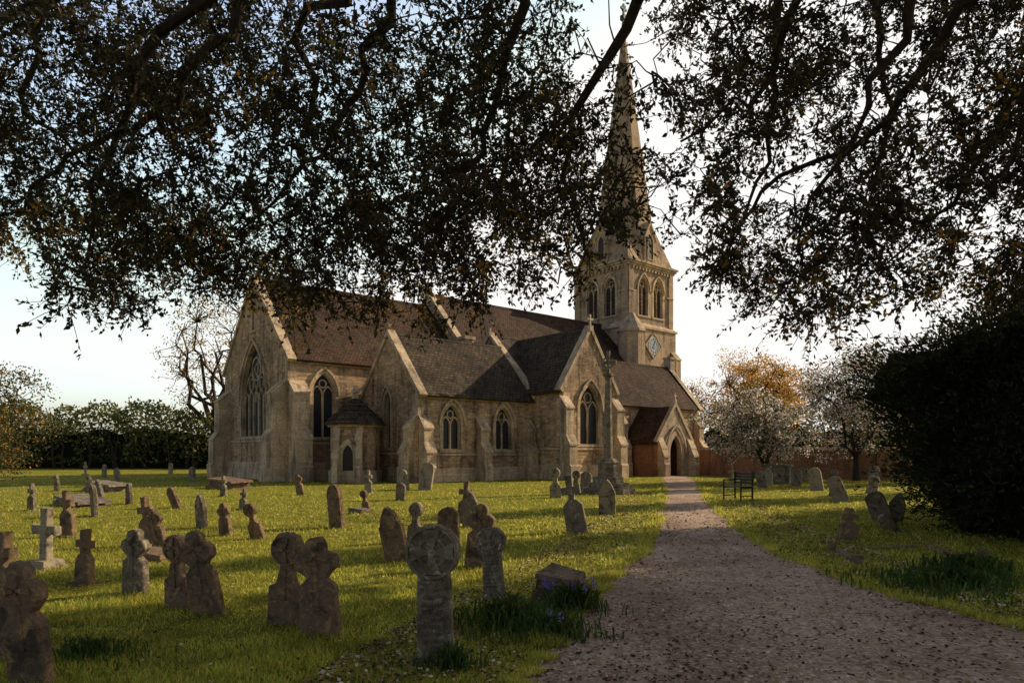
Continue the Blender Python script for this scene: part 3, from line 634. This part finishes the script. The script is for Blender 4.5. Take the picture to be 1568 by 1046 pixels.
ST=[(-.58,5.22,1.06,'wheel',-8,0,-1,G1),(-.19,7.5,.78,'wheel',-18,-3,-4,G1,.1,1.15),(-2.09,6.3,.88,'discoid',-14,2,3,G2),(-1.66,5.93,.89,'trefoil',-5,-2,-3,G2),
(-2.99,6.74,.86,'trefoil',-12,2,-7,G2),(-3.38,6.95,.77,'discoid',-20,-2,-5,G2),(-4.23,7.67,.77,'trefoil',-15,3,3,G1),(-3.3,4.7,.88,'trefoil',-8,2,-3,G2,.1,.85),(-5.2,6.97,.8,'shoulder',-20,0,2,G2),
(-3.9,5.3,.72,'shoulder',-20,0,2,G2),(-5.14,8.2,.68,'shoulder',-25,0,2,G2),(-6.35,9.3,.84,'cross',-20,0,1,G3),(-8.25,12.7,.88,'shoulder',-20,0,-3,G2),(-10.2,16.7,.8,'slab',-50,3,2,G1),(-12.8,18.2,.74,'shoulder',-25,0,0,G1),
(-6.1,11.5,.85,'shoulder',-18,0,-6,G2),(-5.75,11.2,.7,'trefoil',-20,3,-9,G2),(-6.45,14.2,.72,'gothic',-40,3,2,G1),(-5.4,12.9,.65,'trefoil',-20,0,-5,G2),(-4.6,12.4,.69,'discoid',-15,4,-10,G2),(-3.63,14.2,.92,'slab',-38,2,-3,G2,.12,.8),
(-3.86,18.2,.58,'discoid',-20,0,-9,G2),(-3.6,22,.6,'slab',-20,5,5,G1),(-5.4,25.7,.88,'shoulder',-25,0,0,G3),(-1.64,9.9,.82,'gothic',-25,4,-8,G2),(-1.72,12,.72,'discoid',-20,0,3,G1),(-1.06,11.5,.68,'slab',-15,3,0,G2),(-.48,9.4,.92,'trefoil',-15,2,4,G2),
(-1.05,15.2,.95,'shoulder',-20,0,2,G2),(-.85,14.4,.8,'gothic',-25,2,-3,G1),(-3.57,27.9,1.15,'slab',-25,-8,2,G3,.12,1.0),(-4.4,28,.85,'slab',-30,4,-4,G3),(1.29,13.4,1.15,'shoulder',-18,0,-7,G1),(1.5,23.2,1.05,'discoid',-20,0,-2,G3),(2.4,17.2,.88,'gothic',-15,1,0,G3),
(2.3,25,.9,'discoid',-20,0,3,G1),(2.9,27,.8,'slab',-20,0,2,G1),(-10.1,23.9,.75,'shoulder',-25,0,0,G1),(-7.6,24.6,.8,'trefoil',-20,0,-10,G2),(-16.3,34.8,.8,'slab',-30,0,0,G1),(-16,26,.7,'slab',-45,8,5,G1),(-13.5,22.5,.7,'gothic',-45,6,-12,G1),(-19,33,.8,'slab',-35,5,-4,G1),(-24.5,41,.8,'slab',-35,0,3,G1),(-27.5,44,.9,'cross',-35,0,0,G3),(-23,46,.8,'slab',-35,0,0,G3),(-18,27,.7,'gothic',-35,5,12,G1),
(-11.5,20.5,.7,'gothic',-40,5,14,G1),(-9.3,19,.65,'slab',-40,8,-16,G2),(-7.3,18.5,.6,'shoulder',-25,0,5,G1),(-8.9,10.8,.65,'shoulder',-22,0,-4,G2),
(6.1,12.4,.58,'shoulder',-5,0,2,G2,.16,1.5),(8.3,15.2,.75,'slab',-35,4,-14,G1),(8.55,15.3,.7,'gothic',-35,4,8,G1),(10.4,21.5,.85,'slab',-45,5,-13,G3),(12.3,27.5,.95,'slab',-40,3,-6,G3),(12.9,31,.8,'slab',-45,0,3,G1),(12.0,32,.85,'gothic',-35,0,0,G3),(15.5,36,.8,'slab',-35,0,-8,G3),(14.1,30,.8,'discoid',-35,0,4,G1),(17.5,33,.9,'slab',-35,0,0,G3),(11.6,36,.8,'cross',-35,0,0,G3),
(7.6,13.6,.45,'slab',-40,22,-18,G1),(11.4,24.2,.7,'gothic',-40,4,12,G1),(10.9,29.6,.75,'slab',-40,5,-9,G1),(13.4,25.5,.7,'slab',-40,3,10,G3)]
for s in ST: stone(*s[:8],**({'th':s[8],'wide':s[9]} if len(s)>8 else {}))
def tomb(name,x,y,lx,ly,h,yaw,mat,rl=2):
    mb=MB()
    for (s,z0_,z1_) in ((1.12,-.05,.08),(.92,.08,h-.07),(1.1,h-.07,h)):
        q=[(-lx/2*s,-ly/2*s),(lx/2*s,-ly/2*s),(lx/2*s,ly/2*s),(-lx/2*s,ly/2*s)]; q=[(a+random.gauss(0,.012),b+random.gauss(0,.012)) for a,b in q]
        mb.prism([Vector((a,b,z0_)) for a,b in q],[Vector((a*.96,b*.96,z1_+random.gauss(0,.008))) for a,b in q])
    for sx in (-1,1):
        mb.prism([Vector((sx*lx*.46,-ly*.49,.1)),Vector((sx*lx*.38,-ly*.49,.1)),Vector((sx*lx*.38,-ly*.49,h-.08)),Vector((sx*lx*.46,-ly*.49,h-.08))],[Vector((sx*lx*.46,-ly*.44,.1)),Vector((sx*lx*.38,-ly*.44,.1)),Vector((sx*lx*.38,-ly*.44,h-.08)),Vector((sx*lx*.46,-ly*.44,h-.08))])
    o=mb.build(name,[mat]); o.location=(x,y,0); o.rotation_euler=(R(rl),R(rl*1.5),R(yaw)); return o
tomb('stone_tomb',.5,7.4,.40,.35,.3,-34,G2,6); tomb('stone_tomb',-16,27,2,.8,.35,-35,G1); tomb('stone_tomb',-12.6,20,1.9,.8,.22,-40,G1); tomb('stone_tomb',-12,29,2,.9,.4,-40,G2); tomb('stone_tomb',13,33.5,1.3,.8,.95,-30,G1)
tomb('stone_tomb',-5.2,10,.5,.35,.14,-20,G2); tomb('stone_tomb',-3.9,17.5,.4,.3,.12,-30,G1)
mb=MB()
def kb(x0,y0,x1,y1,z=.05):
    d=Vector((x1-x0,y1-y0,0)); n_=Vector((-d.y,d.x,0)).normalized()*.05
    a=Vector((x0,y0,-.05));b=Vector((x1,y1,-.05)); up=Vector((0,0,z+.05)); q=[a-n_,b-n_,b+n_,a+n_]; mb.prism(q,[p+up for p in q])
kb(4.9,9.75,5.2,10.9);kb(6.6,10.2,6.9,11.3,.06);kb(5.4,11.0,6.7,11.35,.03)
for p in ((4.85,9.6),(7.0,10.15),(5.15,11)): 
    q=[Vector((p[0]+.08*math.cos(R(60*i)),p[1]+.08*math.sin(R(60*i)),-.05)) for i in range(6)]; mb.prism(q,[v+Vector((0,0,.19)) for v in q])
mb.build('grave_kerb',[G2])
mb=MB(); mx,my=3.62,25.7
def oct_(r,z,rot=0,n=8): return [Vector((mx+r*math.cos(2*math.pi*(i+.5)/n+rot),my+r*math.sin(2*math.pi*(i+.5)/n+rot),z)) for i in range(n)]
for r,z0_,z1_ in ((1.05,-.05,.2),(.82,.2,.4),(.6,.4,.62),(.4,.62,1.15)): mb.prism(oct_(r,z0_),oct_(r*.98,z1_))
mb.prism(oct_(.44,1.15),oct_(.27,1.3)); mb.prism(oct_(.19,1.3),oct_(.12,4.45)); mb.prism(oct_(.2,4.4),oct_(.2,4.5))
ay=R(-15); ux,uy=math.cos(ay),math.sin(ay)
def cP(s,z,o): return Vector((mx+ux*s+uy*o,my+uy*s-ux*o,z))
q=[(-.06,4.45),(-.05,4.85),(-.3,4.82),(-.3,5.0),(-.05,4.97),(-.07,5.35),(.07,5.35),(.05,4.97),(.3,5.0),(.3,4.82),(.05,4.85),(.06,4.45)]
for tri in tessellate_polygon([[Vector((a,b,0)) for a,b in q]]): mb.poly([cP(*q[i],.06) for i in tri]); mb.poly([cP(*q[i],-.06) for i in tri])
for i in range(len(q)): j=(i+1)%len(q); mb.poly([cP(*q[i],.06),cP(*q[j],.06),cP(*q[j],-.06),cP(*q[i],-.06)])
ribbon(mb,cP,circ(0,4.91,.2,20),.03,-.045,.045,closed=True)
mb.build('memorial_cross',[G1])
# bench
mb=MB()
def bx(x0,x1,y0,y1,z0,z1): mb.prism([Vector((x0,y0,z0)),Vector((x1,y0,z0)),Vector((x1,y1,z0)),Vector((x0,y1,z0))],[Vector((x0,y0,z1)),Vector((x1,y0,z1)),Vector((x1,y1,z1)),Vector((x0,y1,z1))])
for i in range(5): bx(-.45,.45,-.22+i*.095,-.15+i*.095,.42,.45)
for i in range(4): bx(-.45,.45,.26+i*.02,.285+i*.02,.52+i*.1,.59+i*.1)
for s in (-.43,.40):
    bx(s,s+.035,-.22,-.18,0,.64); bx(s,s+.035,.24,.29,0,.93); bx(s,s+.035,-.22,.27,.62,.66); bx(s,s+.035,-.2,.25,.38,.42); bx(s,s+.035,-.2,.25,.12,.15)
o=mb.build('metal_garden_bench',[M_iron]); o.location=(7.35,22.3,0); o.rotation_euler=(0,0,R(-68))
mb=MB(); pts=[(12.6,45.5),(15.8,40.5),(20.5,38.5),(40,36)]
for (x0,y0),(x1,y1) in zip(pts[:-1],pts[1:]):
    d=Vector((x1-x0,y1-y0,0)).normalized(); n_=Vector((-d.y,d.x,0))
    a=Vector((x0,y0,-.1));b=Vector((x1,y1,-.1)); q=[a-n_*.16,b-n_*.16,b+n_*.16,a+n_*.16]; mb.prism(q,[p+Vector((0,0,1.75)) for p in q],0)
    q=[p+Vector((0,0,1.75)) for p in [a-n_*.22,b-n_*.22,b+n_*.22,a+n_*.22]]; q2=[a+Vector((0,0,1.92))-n_*.05,b+Vector((0,0,1.92))-n_*.05,b+Vector((0,0,1.92))+n_*.05,a+Vector((0,0,1.92))+n_*.05]; mb.prism(q,q2,1)
mb.build('brick_wall',[M_brick,M_ash])

# ------------------------------------------------------------ foreground plants
def blades(name,cx,cy,rx,ry,n,hh,w,mats,flowers=0):
    e=empty(name); V=[];mi=[]
    for i in range(n):
        a=random.uniform(0,6.283); r=min(1.25,abs(random.gauss(0,.55))); r*=1+.3*math.sin(a*3+cx*5); x=cx+rx*r*math.cos(a); y=cy+ry*r*math.sin(a)
        t=random.uniform(0,6.283); h=hh*random.uniform(.5,1.2)*(1.15-.5*r); L=h*random.uniform(.2,.9); s=Vector((-math.sin(t),math.cos(t),0))*w
        p=[Vector((x,y,0)),Vector((x+math.cos(t)*L*.35,y+math.sin(t)*L*.35,h*.7)),Vector((x+math.cos(t)*L*.75,y+math.sin(t)*L*.75,h*.95)),Vector((x+math.cos(t)*L*1.1,y+math.sin(t)*L*1.1,h*.8))]
        ws=[1,1,.7,.05]
        for k in range(3): V+=[p[k]-s*ws[k],p[k]+s*ws[k],p[k+1]+s*ws[k+1],p[k+1]-s*ws[k+1]]; mi.append(0 if i%4 else 1)
    fastmesh('blades',[tuple(v) for v in V],4,mi,mats,e)
    if flowers:
        P=[]
        for i in range(flowers):
            a=random.uniform(0,6.283); r=math.sqrt(random.random())*.8; x=cx+rx*r*math.cos(a); y=cy+ry*r*math.sin(a)
            for k in range(12): P.append((x+random.gauss(0,.012),y+random.gauss(0,.012),hh*random.uniform(.95,1.4)))
        leaves('flowers',np.array(P),.024,.016,[L_blue],[1],e)
    return e
LI=[L_iris,L_green]
blades('bluebell_plant',.0,6.25,.6,.55,750,.22,.008,LI,0); blades('bluebell_plant',.62,6.9,.4,.35,450,.22,.007,LI,14); blades('bluebell_plant',.35,5.9,.45,.35,420,.18,.008,LI,2)
blades('bluebell_plant',-.45,5.05,.3,.2,260,.15,.006,LI,0); blades('bluebell_plant',5.1,8.0,1.0,.8,900,.2,.01,LI,0); blades('bluebell_plant',6.0,9.0,.8,.6,500,.22,.01,LI,0); blades('bluebell_plant',-3.3,5.3,.5,.4,300,.12,.007,LI,0)

# ------------------------------------------------------------ vegetation
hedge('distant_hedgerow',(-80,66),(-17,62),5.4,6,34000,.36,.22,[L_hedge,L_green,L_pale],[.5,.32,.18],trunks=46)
hedge('distant_trees',(2,95),(95,62),6.5,6,20000,.5,.3,[L_hedge,L_green,L_orange],[.5,.3,.2])
tree('bare_tree',(-27.5,63),17,5.2,4,170,26,.2,.12,[L_orange,L_pale,L_mid],[.3,.4,.3],.38,.5,11)
tree('autumn_tree',(23,64),10.8,4.8,2.5,260,75,.2,.13,[L_orange,L_pale,L_green],[.6,.25,.15],.3,.55,9)
tree('autumn_tree',(15.8,62),8.2,2.6,2.5,120,26,.16,.1,[L_orange,L_pale,L_green],[.4,.4,.2],.2,.45,8)
tree('blossom_tree',(12.9,33.6),4.5,2.6,1.0,190,90,.10,.08,[L_blos,L_green,L_hedge],[.5,.22,.28],.13,.3,8,lean=(-1.0,0))
tree('blossom_tree',(18.4,36.5),7.0,3.0,1.2,250,90,.11,.085,[L_blos,L_green,L_hedge],[.52,.2,.28],.16,.38,8)
tree('blossom_tree',(24.5,39),6.5,3,1.2,180,60,.12,.09,[L_blos,L_green,L_pale],[.4,.3,.3],.16,.45,8)
tree('young_tree',(-13.6,16.8),4.2,1.9,.4,200,90,.07,.045,[L_orange,L_hedge,L_mid],[.16,.42,.42],.08,.24,8)
bush_mass('offscreen_shade_tree',(10.9,13.2),3.7,3.2,4.9,52000,.12,.04,[L_yew,L_dark,L_hedge],[.7,.2,.1],3,core=.84)
bush_mass('offscreen_shade_tree',(16.3,12.4),3.2,3.2,21,9000,.4,.2,[L_yew,L_dark],[.8,.2],9)  # tall unseen tree, added right of frame to shade the foreground and near path
bush_mass('shrub',(13.5,18.5),2.5,2.2,4.4,12000,.10,.06,[L_orange,L_green,L_mid],[.45,.25,.3],5,core=.7)
for (tx,ty,hh_,rr_,ncl) in ((19.6,20.6,16,.8,70),(24.9,29.4,18,.9,80),(31,38.4,18,1.1,90)):  # thin trees added out of view to cast shadow bands across the lawn
    tree('shadow_band_tree',(tx,ty),hh_,rr_,1.5,ncl,60,.3,.2,[L_green,L_mid],[.5,.5],.25,.4,7)

# overhanging tree
e=empty('overhanging_oak'); mb=MB(); rootp=(3,-2.6,4.2)
tube(mb,[(3.1,-2.8,-.2),(3.05,-2.7,1.5),(3,-2.6,3),rootp],[.6,.48,.42,.36],12)
paths=[[(1,3,6.8),(-.96,6.5,6.3),(-1.5,7,5.5),(-2.0,7.2,4.7),(-3.0,7.6,3.9)],[(1,4,6.9),(.1,6.5,6.2),(-.15,7,5.2),(-.55,7.3,4.3),(-1.2,7.6,3.6)],
[(2,3,7),(1.2,6.5,5.9),(.6,7,5.0),(.65,7.3,4.3),(.9,7.6,3.7)],[(4,2,6.8),(4.6,6,6.2),(4.1,7,5.35),(3.8,7,4.95),(2.7,7.4,4.4),(2.4,7.8,3.7)],
[(3,3,7),(2.7,6.5,6.2),(2.65,7,5.4),(1.8,7.3,4.9)],[(-1,3,7.2),(-2.6,6.5,5.9),(-3.4,7,5.2),(-4.7,7.2,4.7),(-5.6,7.5,4.2)],[(5,2,6.9),(5.5,7,5.5),(5.0,7.5,4.6),(4.4,8,3.8)],
[(-1,2.5,7.4),(-4,6,6.4),(-5.6,7,5.4),(-6.6,8,4.6)],[(2,4,7.2),(3.2,8,6.6),(3.4,9,5.4),(3.0,9.3,4.4)],[(0,4,7.4),(-2.4,8,6.8),(-2.6,9,5.6),(-1.4,9.3,4.7)],
[(5,3,7.2),(6.2,8,6.6),(6.6,9,5.4),(6.2,9.3,4.6)],[(4,3,7.3),(4.6,8.6,7.2),(5.2,9.3,6.2),(5.0,9.6,5.0)],[(-2,3,7.6),(-5.4,8,7),(-6.4,9,6),(-5.4,9.6,5)],[(3.4,3,7.1),(3.6,6.2,5.6),(3.3,6.6,4.6),(2.9,6.9,3.6)],[(-1,3,7),(-3.2,6.2,5.4),(-3.9,6.6,4.4),(-4.3,6.9,3.5)]]
limb=[]
for P_ in paths:
    full=[Vector(rootp)]
    for a,b in zip([rootp]+P_[:-1],P_):
        c=curvy(a,b,4,.22,0); full+=c[1:]
    n_=len(full); tube(mb,full,[.09*(1-i/n_)**1.3+.010 for i in range(n_)],7); limb+=full[5:]
KX=[-9,-5.25,-4.85,-4.25,-3.44,-3.04,-2.57,-2.1,-1.23,-.7,-.3,-.13,.44,.78,1.18,1.5,1.85,2.05,2.79,3.52,3.8,4.26,5.25,9]
KZ=[4.2,3.85,3.15,2.9,2.9,3.25,3.15,2.9,2.75,2.75,3.0,3.4,3.1,3.4,3.8,4.0,3.8,3.3,2.75,2.9,3.5,3.2,3.15,3.15]
cl=[];tries=0
while len(cl)<2550 and tries<120000:
    tries+=1; x=random.uniform(-8.2,8.2); y=random.uniform(5.6,10.2)
    zl=np.interp(x*7/y if y>7 else x,KX,KZ)+.25*(y-7)+.12
    z=zl+random.random()**1.1*(3.4+.3*(y-7)); 
    if z>1.6+y*.74: continue
    dn=noise.noise(Vector((x*.8,y*.4,z*.8)))+.5*noise.noise(Vector((x*2,y*1,z*2)))
    if dn+.26 < random.uniform(0,.36): continue
    xs=x/y*7; ze=(z-1.6)/y
    if .6<xs<1.45 and ze>.52: 
        if random.random()<.93: continue
    elif .7<xs<1.6 and ze>.30 and random.random()<.5: continue
    if 1.3<xs<2.1 and .33<ze<.47 and random.random()<.75: continue
    if random.random()<(.95 if x<1 else .85): 
        c=Vector((x,y,z)); qn=min(limb,key=lambda l:(l-c).length_squared)
        if (qn-c).length<1.7:
            cl.append(c)
            if len(cl)%3==0: limb.append(c)
LC=[];LD=[];MI=[]
for c in cl:
    qn=min((l for l in limb if (l-c).length>.05),key=lambda l:(l-c).length_squared); dist=(qn-c).length
    pts=curvy(qn,c,4,.35,.06); tube(mb,pts,[.008+.006*dist,.008+.003*dist,.007,.006,.005],4)
    fringe=c.z<np.interp(c.x,KX,KZ)+.27*(c.y-7)+.7
    gold=random.random()<(.2 if fringe else .03)
    dirm=(c-pts[-2]).normalized()
    for t in range(6):
        d=(dirm*.4+Vector([random.gauss(0,.7) for _ in range(3)])+Vector((0,0,-.25))).normalized(); L_=random.uniform(.2,.46)
        mid=c+d*L_*.5+Vector((0,0,-.02)); end=c+d*L_+Vector((0,0,-.08*L_/.4)); tube(mb,[c,mid,end],[.0045,.0035,.002],3)
        for k in range(13):
            s=random.uniform(.12,1.05); p=c.lerp(end,s)+Vector([random.gauss(0,.012) for _ in range(3)])
            LC.append(p[:]); LD.append((d*.6+Vector([random.gauss(0,.7) for _ in range(3)]))[:]); MI.append(2 if gold and random.random()<.6 else (1 if random.random()<.35 else 0))
mb.build('branches',[M_bark],e)
leaves('foliage',np.array(LC),.058,.031,[L_dark,L_mid,L_gold],None,e,D=np.array(LD),mi=MI)

# ------------------------------------------------------------ light, sky, camera
az,el=R(64),R(28)
S=Vector((math.sin(az)*math.cos(el),math.cos(az)*math.cos(el),math.sin(el)))
sd=bpy.data.lights.new('sun','SUN'); sd.energy=5; sd.angle=R(.5); sd.color=(1,.85,.62)
so=bpy.data.objects.new('sun',sd); col.objects.link(so); so.rotation_euler=S.to_track_quat('Z','Y').to_euler()
wd=bpy.data.worlds.new('World'); sc.world=wd; wd.use_nodes=True; nt=wd.node_tree; bg=nt.nodes['Background']
sk=nt.nodes.new('ShaderNodeTexSky'); sk.sky_type='NISHITA'; sk.sun_disc=False; sk.sun_elevation=el; sk.sun_rotation=az
sk.air_density=1.0; sk.dust_density=3.0; sk.ozone_density=1.0
hs=nt.nodes.new('ShaderNodeHueSaturation'); hs.inputs['Saturation'].default_value=.75; nt.links.new(sk.outputs[0],hs.inputs['Color'])
tcn=nt.nodes.new('ShaderNodeTexCoord'); sx=nt.nodes.new('ShaderNodeSeparateXYZ'); nt.links.new(tcn.outputs['Generated'],sx.inputs[0])
# haze brightens the low sky on the sun's side; overhead and opposite the sun it is dimmer; the aureole is capped
def mrange(src,a,b,c,d):
    m=nt.nodes.new('ShaderNodeMapRange'); m.interpolation_type='SMOOTHSTEP'; nt.links.new(src,m.inputs['Value'])
    for k,v in (('From Min',a),('From Max',b),('To Min',c),('To Max',d)): m.inputs[k].default_value=v
    return m.outputs[0]
dt=nt.nodes.new('ShaderNodeVectorMath'); dt.operation='DOT_PRODUCT'; nt.links.new(tcn.outputs['Generated'],dt.inputs[0]); dt.inputs[1].default_value=(math.sin(R(20)),math.cos(R(20)),0)
mm=nt.nodes.new('ShaderNodeMath'); mm.operation='MULTIPLY'; nt.links.new(mrange(sx.outputs['Z'],.45,.85,2.5,.6),mm.inputs[0]); nt.links.new(mrange(dt.outputs['Value'],-.15,.5,.42,1),mm.inputs[1])
sca=nt.nodes.new('ShaderNodeVectorMath'); sca.operation='SCALE'; nt.links.new(hs.outputs[0],sca.inputs[0]); nt.links.new(mm.outputs[0],sca.inputs['Scale'])
cap=nt.nodes.new('ShaderNodeVectorMath'); cap.operation='MINIMUM'; nt.links.new(sca.outputs[0],cap.inputs[0]); cap.inputs[1].default_value=(7.0,6.85,6.6)
nt.links.new(cap.outputs[0],bg.inputs[0]); bg.inputs[1].default_value=.15
cd=bpy.data.cameras.new('camera'); cd.sensor_width=36; cd.lens=24; cd.shift_y=.1065; cd.clip_end=2000; cd.clip_start=.05
co=bpy.data.objects.new('camera',cd); col.objects.link(co); co.location=(0,0,1.6); co.rotation_euler=(R(90),0,0); sc.camera=co
sc.view_settings.view_transform='Standard'; sc.view_settings.look='None'; sc.view_settings.exposure=0
